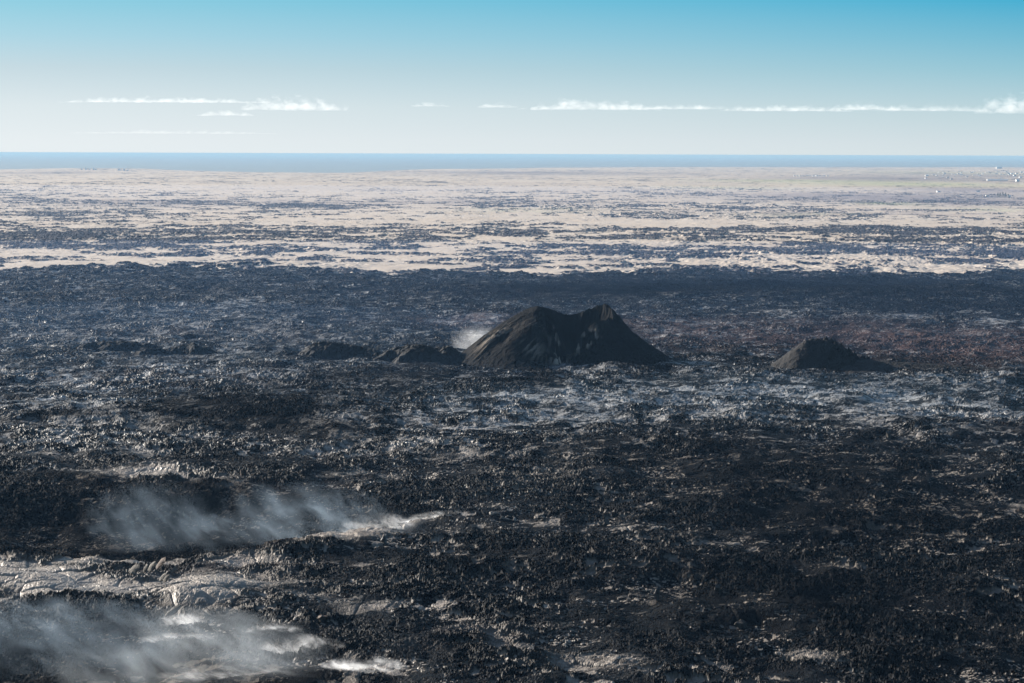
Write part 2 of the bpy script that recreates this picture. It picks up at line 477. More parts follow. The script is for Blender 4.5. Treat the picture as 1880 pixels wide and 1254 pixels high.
def smoke_material(name, colour, density, freq, thresh, soft=1.0, seed=0.0, stretch=(1, 1, 1), aniso=.3, lean=0.0):
    """Drifting gas: density falls off towards the rim of the object's own ellipsoid and is torn by noise."""
    N = Nodes(name)
    tc = N.n("TexCoord").outputs["Object"]
    ln = N.n("VectorMath", operation="LENGTH")
    N.put(ln.inputs[0], tc)
    fall = N.math("SUBTRACT", 1.0, N.math("MULTIPLY", ln.outputs["Value"], ln.outputs["Value"]), clamp=True)
    fall = N.math("POWER", fall, soft)
    off = N.n("VectorMath", operation="MULTIPLY_ADD")
    N.put(off.inputs[0], tc)
    off.inputs[1].default_value = stretch
    if lean:                                             # wisps lean over with the wind
        sp = N.n("SeparateXYZ")
        N.put(sp.inputs[0], tc)
        cb = N.n("CombineXYZ")
        N.put(cb.inputs[0], N.math("MULTIPLY_ADD", sp.outputs[2], lean, sp.outputs[0]))
        N.put(cb.inputs[1], sp.outputs[1])
        N.put(cb.inputs[2], N.math("MULTIPLY", sp.outputs[2], .8))
        N.t.links.new(cb.outputs[0], off.inputs[0])
    off.inputs[2].default_value = (seed * 3.7, seed * 1.3, seed * 2.1)
    nz = N.noise(off.outputs[0], freq, 6, .64, .9)
    d = N.math("MULTIPLY_ADD", nz, 2.2 / (1 - thresh), -2.2 * thresh / (1 - thresh), clamp=True)
    big = N.noise(off.outputs[0], freq * .36, 3, .5, .5)
    d = N.math("MULTIPLY", d, N.math("MULTIPLY_ADD", big, 3.6, -1.35, clamp=True))
    d = N.math("MULTIPLY", N.math("MULTIPLY", d, fall), density)
    v = N.n("VolumePrincipled")
    v.inputs["Color"].default_value = (*colour, 1)
    v.inputs["Absorption Color"].default_value = (1, 1, 1, 1)
    v.inputs["Anisotropy"].default_value = aniso
    N.put(v.inputs["Density"], d)
    N.t.links.new(v.outputs[0], N.out.inputs["Volume"])
    N.m.cycles.volume_step_rate = 0.3
    return N.m


# ------------------------------------------------------------------ the plain: one sheet, finer where it is near
def build_ground():
    az_d = np.linspace(-.262, .262, 1560)
    side = .262 + np.linspace(0, 1, 26)[1:] ** 1.6 * 1.05
    az = np.concatenate([-side[::-1], az_d, side])
    rs = [np.geomspace(25, 520, 34)[:-1]]
    rs.append(np.exp(np.arange(math.log(520), math.log(3050), .00085)))
    rs.append(np.exp(np.arange(math.log(rs[-1][-1]) + .0015, math.log(9000), .0022)))
    rs.append(np.exp(np.arange(math.log(rs[-1][-1]) + .003, math.log(34000), .0045)))
    r = np.concatenate(rs)
    nr, nc = len(r), len(az)
    X = np.empty((nr, nc), F32)
    Y, Z = np.empty_like(X), np.empty_like(X)
    A = np.empty((nr, nc, 4), F32)
    B = np.empty((nr, nc, 4), F32)
    sa, ca = np.sin(az), np.cos(az)
    step = 160
    for i in range(0, nr, step):
        rr = r[i:i + step, None]
        x, y = rr * sa[None], rr * ca[None]
        # shake the sheet's own pattern out of straight rings
        cell = np.maximum(rr * .00034, .1) * np.ones_like(x)
        z, a, b = ground_fields(x, y, cell)
        X[i:i + step], Y[i:i + step], Z[i:i + step], A[i:i + step], B[i:i + step] = x, y, z, a, b
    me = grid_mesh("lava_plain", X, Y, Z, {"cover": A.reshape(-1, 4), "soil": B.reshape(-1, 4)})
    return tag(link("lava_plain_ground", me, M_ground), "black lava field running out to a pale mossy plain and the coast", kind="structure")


def ground_z(x, y):
    z, _a, _b = ground_fields(np.array([[x]], float), np.array([[y]], float), np.array([[.3]]))
    return float(z[0, 0])


build_ground()

# sea
xs = np.linspace(-1, 1, 41)[None] * np.ones((60, 1))
ys = np.geomspace(15000, 260000, 60)[:, None] * np.ones((1, 41))
sea = link("sea", grid_mesh("sea", xs * ys * 1.3, ys, np.full_like(ys, -4.5)), sea_material())
tag(sea, "calm grey blue sea beyond the coast", kind="structure")


# ------------------------------------------------------------------ cones and mounds
def height_thing(name, cx, cy, x0, x1, y0, y1, res, fn, m, low=-4.0, pale=None):
    gx, gy = np.arange(x0, x1 + res, res), np.arange(y0, y1 + res, res)
    Xl, Yl = np.meshgrid(gx, gy)
    Z = fn(Xl.astype(F32), Yl.astype(F32))
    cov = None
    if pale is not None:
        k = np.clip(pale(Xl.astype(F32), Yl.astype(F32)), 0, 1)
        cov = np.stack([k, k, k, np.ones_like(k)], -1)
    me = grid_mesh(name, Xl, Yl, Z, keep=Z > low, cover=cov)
    return link(name, me, m, loc=(cx, cy, 0))


def main_cone():
    c = at(1050, 669)
    s = c[1] / FPX
    key = np.array([
        # bearing, foot radius, rim radius, rim height (photo pixels)
        (0, 184, 76, 84), (12, 185, 74, 100), (25, 188, 66, 107), (40, 190, 56, 101), (60, 200, 48, 92), (90, 205, 46, 85), (115, 210, 50, 88), (140, 212, 62, 98), (165, 214, 66, 103), (185, 214, 66, 103), (200, 212, 66, 99),
        (220, 205, 66, 84), (240, 200, 56, 56), (255, 195, 48, 24), (270, 190, 46, 22), (285, 185, 46, 46), (300, 182, 52, 66), (320, 182, 60, 80), (340, 184, 72, 84), (360, 184, 76, 84)], float)

    def fn(X, Y):
        x, y = X / s, Y / s * .92
        ph = np.degrees(np.arctan2(y, x)) % 360
        ph = (ph + 6 * fbm(X / 14, Y / 14, 901, 3)) % 360
        r = np.hypot(x, y) + 1e-3
        rb, rr, zr = (np.interp(ph, key[:, 0], key[:, k]) for k in (1, 2, 3))
        rb = rb * 1.05
        rr = rr + 6 * fbm(X / 10, Y / 10, 905, 3)
        t = (r - rr) / (rb - rr)
        tt = np.clip(t, 0, 3)
        left = smooth(105, 135, ph) * (1 - smooth(232, 258, ph))
        sharp = (1 - tt) * (1 - .16 * np.sin(np.clip(tt, 0, 1) * PI))
        outer = zr * (sharp + (1 - np.clip(tt, 0, 1) ** 1.3 - np.clip(tt - 1, 0, 9) - sharp) * left) - np.clip(tt - 1, 0, 9) * 30
        q = np.clip(r / rr, 0, 1)
        floor = 14 + 14 * np.clip(y / 60, 0, 1)
        inner = np.minimum(floor, zr) + (zr - np.minimum(floor, zr)) * (q ** 1.7 + (q * q * (3 - 2 * q) - q ** 1.7) * left)
        z = np.where(r > rr, outer, inner)
        lump = fbm(X / 9, Y / 9, 911, 4, .55)
        z = z + .75 * lump
        # gullies down the flanks
        gul = np.abs(fbm(np.radians(ph) * 9, r / 130, 921, 3))
        z = z - 1.5 * (1 - np.clip(gul * 3, 0, 1)) * smooth(.05, .35, t) * (1 - smooth(.8, 1.1, t))
        # torn crag on the right-hand rim
        crag = np.exp(-((x - 52) / 42) ** 2 - ((y - 2) / 34) ** 2)
        z = z + crag * (5 * (1 - 2.4 * np.abs(fbm(X / 5, Y / 6, 937, 4, .62)) - .3) + 2.6 * (blocks(X / 1.9, Y / 2.1, 941, 1.0, .3) - .4))
        # ribbed lava on the lower left front, collapsed breach in front
        rib = np.exp(-((x + 145) / 26) ** 2 - ((y + 66) / 34) ** 2)
        ribs = 1 - 2.6 * np.abs(fbm(ph / 3.6, r / 70, 951, 3))
        z = z + rib * 7 * ribs
        z = z - 9 * np.exp(-((ph - 259 + 5 * fbm(X / 12, Y / 12, 955, 2)) / 9) ** 2) * smooth(-.2, .2, t) * (1 - smooth(.7, 1.0, t))
        br = np.exp(-((x + 12) / 50) ** 2 - ((y + 120) / 70) ** 2)
        z = z + br * 10 * (blocks(X / 3.6, Y / 4.2, 961, 1.0, .3) - .45)
        rim2 = np.exp(-((x + 30) / 40) ** 2 - ((y + 70) / 30) ** 2)
        z = z + rim2 * 4 * fbm(X / 4, Y / 4, 971, 3)
        z = z * s + .35 * fbm(X / 1.6, Y / 1.6, 981, 2) + .14 * (blocks(X / 1.1, Y / 1.1, 983, 1.0, .3) - .4)
        return z + 1.2

    def pale(X, Y):  # sunlit ribs, crag, left flank and bright spots painted in as pale colour
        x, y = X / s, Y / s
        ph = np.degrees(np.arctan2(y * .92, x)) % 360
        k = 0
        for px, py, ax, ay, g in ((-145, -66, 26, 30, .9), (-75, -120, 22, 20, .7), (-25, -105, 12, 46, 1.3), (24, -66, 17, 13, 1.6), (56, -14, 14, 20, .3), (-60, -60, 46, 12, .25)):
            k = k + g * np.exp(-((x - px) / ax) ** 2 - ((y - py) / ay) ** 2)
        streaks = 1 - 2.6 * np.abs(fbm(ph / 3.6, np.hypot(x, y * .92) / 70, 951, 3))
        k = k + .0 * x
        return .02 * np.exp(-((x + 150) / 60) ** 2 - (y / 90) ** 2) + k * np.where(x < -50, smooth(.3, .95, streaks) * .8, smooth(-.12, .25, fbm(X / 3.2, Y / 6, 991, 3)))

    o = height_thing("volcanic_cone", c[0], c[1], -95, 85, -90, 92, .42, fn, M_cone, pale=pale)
    return tag(o, "large black twin-peaked crater cone breached at the front with a craggy right summit", "volcanic cone")


def ridge(X, Y, pts, slope, top=0.0):
    """Height of a ridge through pts (x, y, crest height), falling away at slope on both sides."""
    z = np.full(X.shape, -50.0, F32)
    for (x0, y0, h0), (x1, y1, h1) in zip(pts[:-1], pts[1:]):
        dx, dy = x1 - x0, y1 - y0
        L = max(dx * dx + dy * dy, 1e-6)
        t = np.clip(((X - x0) * dx + (Y - y0) * dy) / L, 0, 1)
        d = np.hypot(X - x0 - t * dx, Y - y0 - t * dy)
        z = np.maximum(z, h0 + (h1 - h0) * t - slope * np.maximum(np.sqrt(d * d + top * top) - top, 0))
    return z


def small_cone():
    c = at(1512, 684)
    s = c[1] / FPX

    def fn(X, Y):
        x = X / s
        w = fbm(X / 7, Y / 7, 1001, 3)
        body = ridge(X + w * .8, Y, [(-34 * s, 0, 58 * s), (8 * s, 3, 57 * s)], .74, .5)
        spine = ridge(X + w * 1.5, Y + w * 1.5, [(-24 * s, 4, 58 * s), (12 * s, 5, 57 * s), (40 * s, 6, 43 * s), (70 * s, 4, 25 * s), (100 * s, 0, 12 * s), (190 * s, -6, 3 * s)], .72, .8)
        lum = blocks(X / 3.2, Y / 3.4, 1011, 1.0, .35)
        spine = spine + (3.2 * (lum - .32) + 1.4 * (blocks(X / 1.5, Y / 1.6, 1013, 1.1, .3) - .4)) * smooth(-34, 0, x) * smooth(-.5, .5, spine)
        z = np.maximum(body + .15 * w, spine)
        apron = ridge(X, Y, [(80 * s, -4, 8.5), (160 * s, -8, 6.5), (350 * s, -10, 2.6)], .2, 3.0) + .12 * w
        z = np.maximum(z, apron)
        return z + .3 * fbm(X / 1.2, Y / 1.2, 1021, 3) + .5 * w + .8

    o = height_thing("volcanic_cone", c[0], c[1], -42, 135, -36, 40, .36, fn, M_brown)
    return tag(o, "small cinder cone with a smooth brown left flank and a rubbly ridge trailing off", "volcanic cone")


def mound(px, py, pts, slope, lump, seed, label, m=M_tephra, cat="lava mound", top=1.5):
    """pts: photo-pixel offsets (across, metres away, crest height in photo pixels)."""
    c = at(px, py)
    s = c[1] / FPX
    P = [(a * s, b, h * s) for a, b, h in pts]
    hm = max(p[2] for p in P)
    mg = hm / slope + 12
    xa, xb = min(p[0] for p in P) - mg, max(p[0] for p in P) + mg
    ya, yb = min(p[1] for p in P) - mg, max(p[1] for p in P) + mg

    def fn(X, Y):
        w = fbm(X / 10, Y / 10, seed, 3)
        z = ridge(X + 3 * w, Y + 4 * w, P, slope, top) * 1.12 + 1.0
        b = blocks(X / 4.4, Y / 5, seed + 5, .9, .3)
        return z + .6 * lump * (b - .4) + lump * .8 * fbm(X / 5, Y / 5, seed + 9, 3)

    o = height_thing("lava_mound", c[0], c[1], xa, xb, ya, yb, max(.45, c[1] / 3000), fn, m)
    return tag(o, label, cat, "low lava mounds strung out beside the crater")


main_cone()
small_cone()
mound(770, 672, [(-40, 4, 30), (-10, 0, 34), (24, 0, 30)], .62, 1.2, 1100, "dark round-backed lava mound just left of the large crater cone")
mound(818, 670, [(-14, 2, 27), (4, -2, 30), (24, 0, 16)], .6, 1.6, 1120, "small lumpy lava mound touching the foot of the large crater cone")
mound(615, 664, [(-26, 8, 31), (20, 6, 27), (70, -2, 20)], .6, 1.2, 1140, "long hollow-sided lava mound with a pale crest line, left of the round-backed one")
mound(222, 650, [(-58, 6, 16), (0, 6, 18), (48, 4, 15)], .5, .9, 1160, "flat-topped low black lava bank, leftmost of the row")
mound(315, 656, [(-44, -4, 13), (-10, 4, 12), (40, 6, 20), (66, 4, 13)], .5, 1.1, 1180, "low lava mound with a pale knob and curved rim line between two banks")
mound(352, 629, [(-8, 0, 13), (8, 0, 12)], .5, .8, 1200, "small dark pointed hummock standing farther off behind the row of mounds")
mound(1395, 671, [(-12, 0, 13), (14, 0, 12)], .5, 1.2, 1220, "small dark hump just left of the small cinder cone")
mound(1205, 666, [(-12, 6, 10), (20, 6, 8), (60, 4, 6)], .45, 1.0, 1240, "low dark rubble swell at the right foot of the large crater cone")
mound(965, 719, [(-70, 0, 10), (-10, 4, 15), (66, 0, 10)], .42, .8, 1260, "broad smooth black swell in front of the large crater cone")
mound(505, 634, [(-10, 0, 7), (12, 0, 8)], .45, .8, 1280, "tiny dark hummock standing alone between the mound groups")


# ------------------------------------------------------------------ single rocks and slabs
def rock_mesh(seed, sx, sy, sz, cuts=12, sub=3, rough=.12):
    import bmesh
    rnd = random.Random(seed)
    bm = bmesh.new()
    bmesh.ops.create_icosphere(bm, subdivisions=sub, radius=1)
    planes = []
    for _ in range(cuts):
        v = Vector((rnd.gauss(0, 1), rnd.gauss(0, 1), rnd.gauss(0, .8))).normalized()
        planes.append((v, rnd.uniform(.35, .7)))
    for v in bm.verts:
        for n, d in planes:
            k = v.co.dot(n)
            if k > d:
                v.co -= n * (k - d) * .92
        a = np.array([[v.co.x * 2.3 + seed]], float)
        b = np.array([[v.co.y * 2.3 + v.co.z * 1.7]], float)
        v.co *= 1 + rough * float(fbm(a, b, seed, 3)[0, 0])
        v.co.x *= sx
        v.co.y *= sy
        v.co.z *= sz
    me = bpy.data.meshes.new("rock")
    bm.to_mesh(me)
    bm.free()
    me.shade_flat()
    return me


def slab_mesh(seed, length, width, thick):
    """A broken plate of crust: ragged outline, slightly domed and cracked top."""
    rnd = random.Random(seed)
    n, rings = 22, 6
    out = []
    for k in range(n):
        a = 2 * PI * k / n
        out.append((math.cos(a), math.sin(a), (1 - .28 * rnd.random()) * (1 if k % 2 else .93)))
    top, bot = [], []
    for q in range(1, rings + 1):
        for ca, sa, rr in out:
            f = q / rings * rr
            top.append((ca * f * length / 2, sa * f * width / 2, thick / 2 + thick * (.9 * (1 - (q / rings) ** 2) + rnd.uniform(-.12, .12))))
    verts = [(0, 0, thick * 1.4)] + top
    faces = [(0, 1 + k, 1 + (k + 1) % n) for k in range(n)]
    for q in range(rings - 1):
        for k in range(n):
            a, b = 1 + q * n + k, 1 + q * n + (k + 1) % n
            faces.append((a, a + n, b + n, b))
    base = len(verts)
    for ca, sa, rr in out:
        verts.append((ca * rr * .92 * length / 2, sa * rr * .92 * width / 2, -thick / 2))
    last = 1 + (rings - 1) * n
    for k in range(n):
        faces.append((last + k, base + k, base + (k + 1) % n, last + (k + 1) % n))
    faces.append(tuple(base + k for k in reversed(range(n))))
    return raw_mesh("slab", verts, faces)


def put_rock(px, py, wpx, hpx, seed, label, m, group=None, deep=1.0, lean=0.0):
    p = at(px, py + hpx * .5, 1.5)
    s = p[1] / FPX
    me = rock_mesh(seed, wpx * s * .68, wpx * s * .68 * deep, hpx * s * .85, rough=.34)
    z = ground_z(p[0], p[1])
    o = link("lava_boulder", me, m, loc=(p[0], p[1], z + hpx * s * .5))
    o.rotation_euler = (0, lean, random.Random(seed).uniform(-.5, .5))
    return tag(o, label, "boulder", group or "single boulders on the lava")


def put_slab(px, py, lpx, wm, seed, rx, ry, rz, label, m=None, lift=.6, thick=.35):
    p = at(px, py, 1.0)
    s = p[1] / FPX
    me = slab_mesh(seed, lpx * s * 1.25, wm * 1.3, thick)
    z = ground_z(p[0], p[1])
    o = link("lava_slab", me, m or M_slab, loc=(p[0], p[1], z + lift + 1.3))
    o.rotation_euler = (rx, ry, rz)
    return tag(o, label, "lava slab", "pale upended crust slabs at the edge of the flow")


R = math.radians
put_slab(247, 1064, 24, 3.4, 1, R(30), R(-40), R(8), "pale broad slab lying flattest, leftmost of the upended slabs", lift=1.0)
put_slab(268, 1060, 17, 2.2, 2, R(22), R(-62), R(5), "narrow pale slab standing on end, second from the left of the upended slabs", lift=1.3)
put_slab(279, 1058, 22, 2.6, 3, R(24), R(-55), R(10), "tall pale leaf-shaped slab leaning in the middle of the upended slabs", lift=1.5)
put_slab(296, 1053, 24, 3.0, 4, R(28), R(-46), R(0), "rusty orange tinted slab beside the tall leaning one", M_slab_red, lift=1.4)
put_slab(320, 1056, 15, 2.2, 5, R(26), R(-50), R(6), "small pale oval slab at the far end of the upended slabs", lift=1.3)
put_slab(300, 1082, 20, 2.4, 6, R(26), R(-44), R(4), "slim pale slab lower down on the dark slope below the upended slabs", lift=1.2)
put_slab(306, 1090, 16, 2.0, 7, R(24), R(-52), R(8), "smallest pale slab at the bottom of the slope, below the slim one", lift=1.2)
put_slab(318, 1128, 36, 2.2, 8, R(26), R(-32), R(25), "long thin brown slab pointing down into the smoke by the swollen crust", lift=1.2)
put_rock(1206, 1100, 9, 26, 21, "thin upright rock pillar standing alone in the black rubble", M_clinker, deep=.8)
put_rock(1361, 1152, 22, 16, 22, "squarish brown boulder sitting proud of the black rubble", M_block)
put_rock(705, 1003, 14, 13, 23, "black pointed rock on the far edge of the brown crust patch", M_clinker)
put_rock(444, 886, 8, 8, 24, "orange tinted boulder alone on the dark smoky hollow", M_slab_red)
put_rock(30, 816, 10, 9, 25, "pale leaning boulder on the grey crust near the left edge", M_block, lean=.5)
put_rock(622, 1198, 9, 12, 26, "pale boulder standing at the edge of the steam", M_block)
put_rock(1872, 936, 16, 9, 27, "pink grey boulder at the right edge of the photo", M_slab_red)
put_rock(1112, 972, 18, 9, 28, "low pale humped boulder in the rubble under the hazy field", M_block)
put_rock(1316, 1092, 12, 10, 29, "pale leaning flake of rock in the middle of the black rubble", M_block, lean=-.4)
put_rock(590, 1142, 16, 10, 30, "rust and grey boulder between the crust patches above the steam", M_slab_red)
put_rock(1288, 1026, 14, 8, 31, "rounded grey boulder resting high on the dark rubble slope", M_block)
put_rock(1632, 806, 16, 12, 32, "pale craggy block on the crest of the grey lava band", M_block)


# ------------------------------------------------------------------ far town
def house_mesh(w, d, h, roof_h):
    hw, hd = w / 2, d / 2
    v = [(-hw, -hd, -2), (hw, -hd, -2), (hw, hd, -2), (-hw, hd, -2), (-hw, -hd, h), (hw, -hd, h), (hw, hd, h), (-hw, hd, h), (-hw, 0, h + roof_h), (hw, 0, h + roof_h)]
    f = [(0, 1, 5, 4), (1, 2, 6, 9, 5), (2, 3, 7, 6), (3, 0, 4, 8, 7), (4, 5, 9, 8), (6, 7, 8, 9), (3, 2, 1, 0)]
    me = raw_mesh("house", v, f)
    return me


PROTO = {}


def house(px, py, w, d, h, rz, wall, roof, label, group, name="house", cat="house"):
    key = (w, d, h, wall.name, roof.name)
    if key not in PROTO:
        me = house_mesh(w, d, h, h * .45)
        me.materials.append(wall)
        me.materials.append(roof)
        for i in (4, 5):
            me.polygons[i].material_index = 1
        PROTO[key] = me
    p = at(px, py, 2.0)
    o = link(name, PROTO[key], loc=(p[0], p[1], max(ground_z(p[0], p[1]), -1)))
    o.rotation_euler = (0, 0, rz)
    return tag(o, label, cat, group)


rt = random.Random(99)
for k in range(95):
    px = 1690 + rt.betavariate(1.5, 1.1) * 230
    py = 312.5 + rt.betavariate(1.3, 2.2) * 19 + (1880 - px) * .004
    wall, roof = rt.choice([(M_white, M_roof_pale), (M_white, M_roof_pale), (M_white, M_roof_dark), (M_grey_wall, M_roof_dark), (M_white, M_roof_red)])
    size = rt.choice([(10, 8, 3), (12, 9, 3.5), (15, 10, 4), (20, 12, 5)])
    house(px, py, *size, rt.uniform(-.6, .6), wall, roof, "tiny house among the many of the far seaside town", "houses of the far seaside town")
for k in range(11):
    house(1457 + k * 6.2 + rt.uniform(-1.5, 1.5), 323.5 + rt.uniform(-.4, .4), 12, 9, 5, rt.uniform(-.3, .3), M_white, M_roof_pale, "small white house in the short row standing apart, inland of the coast", "row of white houses apart from the town")
for k, px in enumerate((150, 158, 164, 172, 176, 218, 222, 228, 234)):
    house(px, 311.5 + (px - 150) * .022, 16, 10, 6 + 3 * (k % 2), rt.uniform(-.3, .3), M_white, M_roof_pale, "white building on the far shore beyond the mossy plain", "white buildings along the far shore")
house(1834, 309.5, 62, 30, 13, .05, M_white, M_roof_pale, "big white hall standing highest at the seaward edge of the town", None, "hall", "hall")
house(1831, 331.5, 120, 16, 5, .0, M_white, M_roof_pale, "very long low white shed below the town", None, "long_shed", "shed")
house(1868, 333, 20, 14, 8, .3, M_white, M_roof_pale, "bright white house beside the long low shed", None)
house(1723, 352.5, 14, 9, 4.5, .2, M_white, M_roof_red, "lone farmhouse on the purple heath, leftmost of the outlying ones", None, "farmhouse", "farmhouse")
house(1796, 352, 16, 9, 4.5, -.2, M_white, M_roof_dark, "lone white farmhouse on the heath below the green field", None, "farmhouse", "farmhouse")
house(1812, 361, 11, 8, 4, .2, M_white, M_roof_dark, "white farmhouse next to the dark clump of trees", None, "farmhouse", "farmhouse")
house(1853, 361, 11, 8, 4, .1, M_white, M_roof_pale, "small pale cabin tucked against the far side of the trees", None, "cabin", "cabin")


def tree(px, py, h, w, seed, label):
    p = at(px, py, 1.0)
    z = ground_z(p[0], p[1])
    root = link("spruce_tree", None, loc=(p[0], p[1], z))
    tag(root, label, "tree", "dark trees on the heath")
    n = 8
    v, f = [], []
    for q, (hh, rr) in enumerate(((-1, .45), (h * .35, .32), (h * .9, .08))):
        for k in range(n):
            a = 2 * PI * k / n
            v.append((rr * math.cos(a), rr * math.sin(a), hh))
    for q in range(2):
        for k in range(n):
            f.append((q * n + k, q * n + (k + 1) % n, q * n + n + (k + 1) % n, q * n + n + k))
    link("trunk", raw_mesh("trunk", v, f), M_bark, root)
    rnd = random.Random(seed)
    v, f = [], []
    for _ in range(900):
        t = rnd.random() ** .8
        rr = w * .5 * (1 - t) ** .7 * (.55 + .45 * rnd.random()) + .3
        a = rnd.uniform(0, 2 * PI)
        c = Vector((rr * math.cos(a), rr * math.sin(a), h * (.12 + .9 * t) + rnd.uniform(-.5, .3)))
        s = rnd.uniform(.35, .9)
        e1 = Vector((rnd.gauss(0, 1), rnd.gauss(0, 1), rnd.gauss(0, .5))).normalized() * s
        e2 = Vector((rnd.gauss(0, 1), rnd.gauss(0, 1), rnd.gauss(0, .5))).normalized() * s
        b = len(v)
        v += [c - e1, c + e1 * .3 + e2, c + e1]
        f.append((b, b + 1, b + 2))
    link("crown", raw_mesh("crown", v, f), M_leaf, root)


for k, (px, h, w, lab) in enumerate([
        (1832, 13, 9, "short dark spruce at the near end of the tree clump by the farmhouse"), (1836, 17, 10, "tall dark spruce second along in the tree clump on the heath"),
        (1841, 19, 11, "tallest dark spruce in the middle of the tree clump"), (1846, 16, 10, "dark spruce just past the tallest one of the tree clump"),
        (1851, 12, 9, "lowest dark spruce at the cabin end of the tree clump")]):
    tree(px, 362.5 + (k % 2) * .5, h, w, 50 + k, lab)


# ------------------------------------------------------------------ smoke and steam
def ball_mesh(seed, sub=3, bump=.0):
    import bmesh
    bm = bmesh.new()
    bmesh.ops.create_icosphere(bm, subdivisions=sub, radius=1.0)
    me = bpy.data.meshes.new("smoke")
    bm.to_mesh(me)
    bm.free()
    return me


def smoke(name, px, py, wpx, hpx, depth_m, density, label, colour=(.86, .92, 1.0), freq=1.6, thresh=.42, soft=1.0, seed=0, tilt=0.0, rise=.35, aniso=.3, rz=0.0, rate=.3, lean=.3):
    """px, py: where the gas touches the ground; wpx, hpx: its width and height in photo pixels."""
    p = at(px, py)
    s = p[1] / FPX
    rx, rz_ = wpx * s / 2, hpx * s / 2
    m = smoke_material(name, colour, density, freq, thresh, soft, seed, (1.0, max(.4, depth_m / (2 * rx)), max(.5, rz_ / rx)), aniso, lean)
    m.cycles.volume_step_rate = rate
    o = link(name, ball_mesh(seed), m, loc=(p[0], p[1], rz_ * rise))
    o.scale = (rx, depth_m / 2, rz_)
    o.rotation_euler = (0, tilt, rz)
    return tag(o, label, "smoke", kind="stuff")


BLUE, PALE = (.62, .80, 1.0), (.95, .97, 1.0)
# steam line at the foot of the flow, middle left
smoke("steam_smoke", 800, 968, 170, 46, 9, 0.528, "bright white steam curling along the edge of the black flow", PALE, 4.5, .42, .7, 1, R(-6))
smoke("steam_smoke", 695, 980, 150, 60, 12, 0.27, "white steam rising behind the brown crust patch", PALE, 4.5, .44, .7, 2)
smoke("drifting_smoke", 590, 985, 420, 150, 40, 0.0319, "blue grey smoke drifting over the dark hollow", BLUE, 3.6, .44, .8, 3, R(7))
smoke("drifting_smoke", 280, 978, 280, 150, 40, 0.0192, "faint smoke column over the dark smooth hollow", BLUE, 3.4, .45, .9, 4)
smoke("drifting_smoke", 430, 992, 240, 90, 20, 0.0255, "low smoke wisp at the far rim of the crust", BLUE, 3.6, .46, .9, 5)
# lower left corner
smoke("steam_smoke", 660, 1244, 190, 64, 8, 0.864, "bright white steam along the bottom crack", PALE, 4.6, .42, .7, 6, R(-3))
smoke("steam_smoke", 555, 1216, 190, 84, 9, 0.378, "white steam boiling out of broken crust above the bottom crack", PALE, 4.6, .45, .7, 7)
smoke("steam_smoke", 505, 1170, 120, 40, 7, 0.495, "small white steam puff at the end of the crust", PALE, 4.2, .44, .8, 8)
smoke("steam_smoke", 345, 1152, 120, 42, 7, 0.54, "white steam patch below the swollen crust", PALE, 4.2, .43, .8, 9)
smoke("steam_smoke", 330, 1187, 170, 40, 8, 0.252, "ragged white steam strip in the smoky hollow", PALE, 5.0, .45, .8, 10)
smoke("steam_smoke", 420, 1252, 280, 50, 8, 0.283, "white steam seeping along the bottom edge", PALE, 5.0, .45, .8, 11)
smoke("drifting_smoke", 350, 1250, 560, 210, 40, 0.0312, "thick pale smoke filling the near hollow", (.80, .90, 1.0), 4.0, .41, .7, 12)
smoke("drifting_smoke", 110, 1215, 460, 190, 40, 0.0234, "blue smoke veil over the near dark crust", BLUE, 3.8, .42, .7, 13)
smoke("drifting_smoke", 270, 1155, 300, 90, 16, 0.0281, "blue smoke wisp by the swollen crust", BLUE, 3.8, .45, .8, 14)
smoke("drifting_smoke", 60, 1155, 300, 100, 20, 0.0219, "blue smoke wisp in the far corner of the near hollow", BLUE, 3.6, .45, .8, 15)
# plume behind the cone, gas sheets across the plain
smoke("steam_smoke", 876, 648, 110, 84, 30, 0.0364, "white gas plume rising behind the foot of the large crater cone", PALE, 2.6, .32, 1.2, 16)
smoke("drifting_smoke", 60, 489, 170, 16, 60, 0.0084, "low pale smoke along the edge of the mossy plain", PALE, 3.2, .38, .9, 19)


def gas_layer(y_mid, half_w, half_d, half_h, density, colour, label, x_mid=0.0):
    """A low lens of even, thin volcanic gas or added haze hugging the plain."""
    N = Nodes("gas_layer")
    v = N.n("VolumePrincipled")
    v.inputs["Color"].default_value = (*colour, 1)
    v.inputs["Absorption Color"].default_value = (.3, .25, .2, 1)
    v.inputs["Density"].default_value = density
    v.inputs["Anisotropy"].default_value = .1
    N.t.links.new(v.outputs[0], N.out.inputs["Volume"])
    o = link("drifting_smoke", ball_mesh(0, 4), N.m, loc=(x_mid, y_mid, 0))
    o.scale = (half_w, half_d, half_h)
    return tag(o, label, "smoke", kind="stuff")


gas_layer(2650, 2600, 1050, 26, 1.5e-4, (.15, .29, .58), "broad thin blue layer of added gas haze hugging the black lava behind the cones")  # lens added to deepen the blue haze at this distance
gas_layer(6500, 5200, 3300, 36, 8.0e-5, (.34, .42, .60), "broad pale mauve layer of added haze hugging the mossy plain")  # lens added to thicken the haze and soften the far plain
gas_layer(1720, 460, 460, 18, 1.6e-4, (.15, .30, .56), "thin blue layer of gas over the lava left of the large crater cone", -330.0)
gas_layer(1330, 300, 170, 12, 2.0e-4, (.17, .34, .52), "thin blue layer of gas over the silvery crust right of the large crater cone", 190.0)


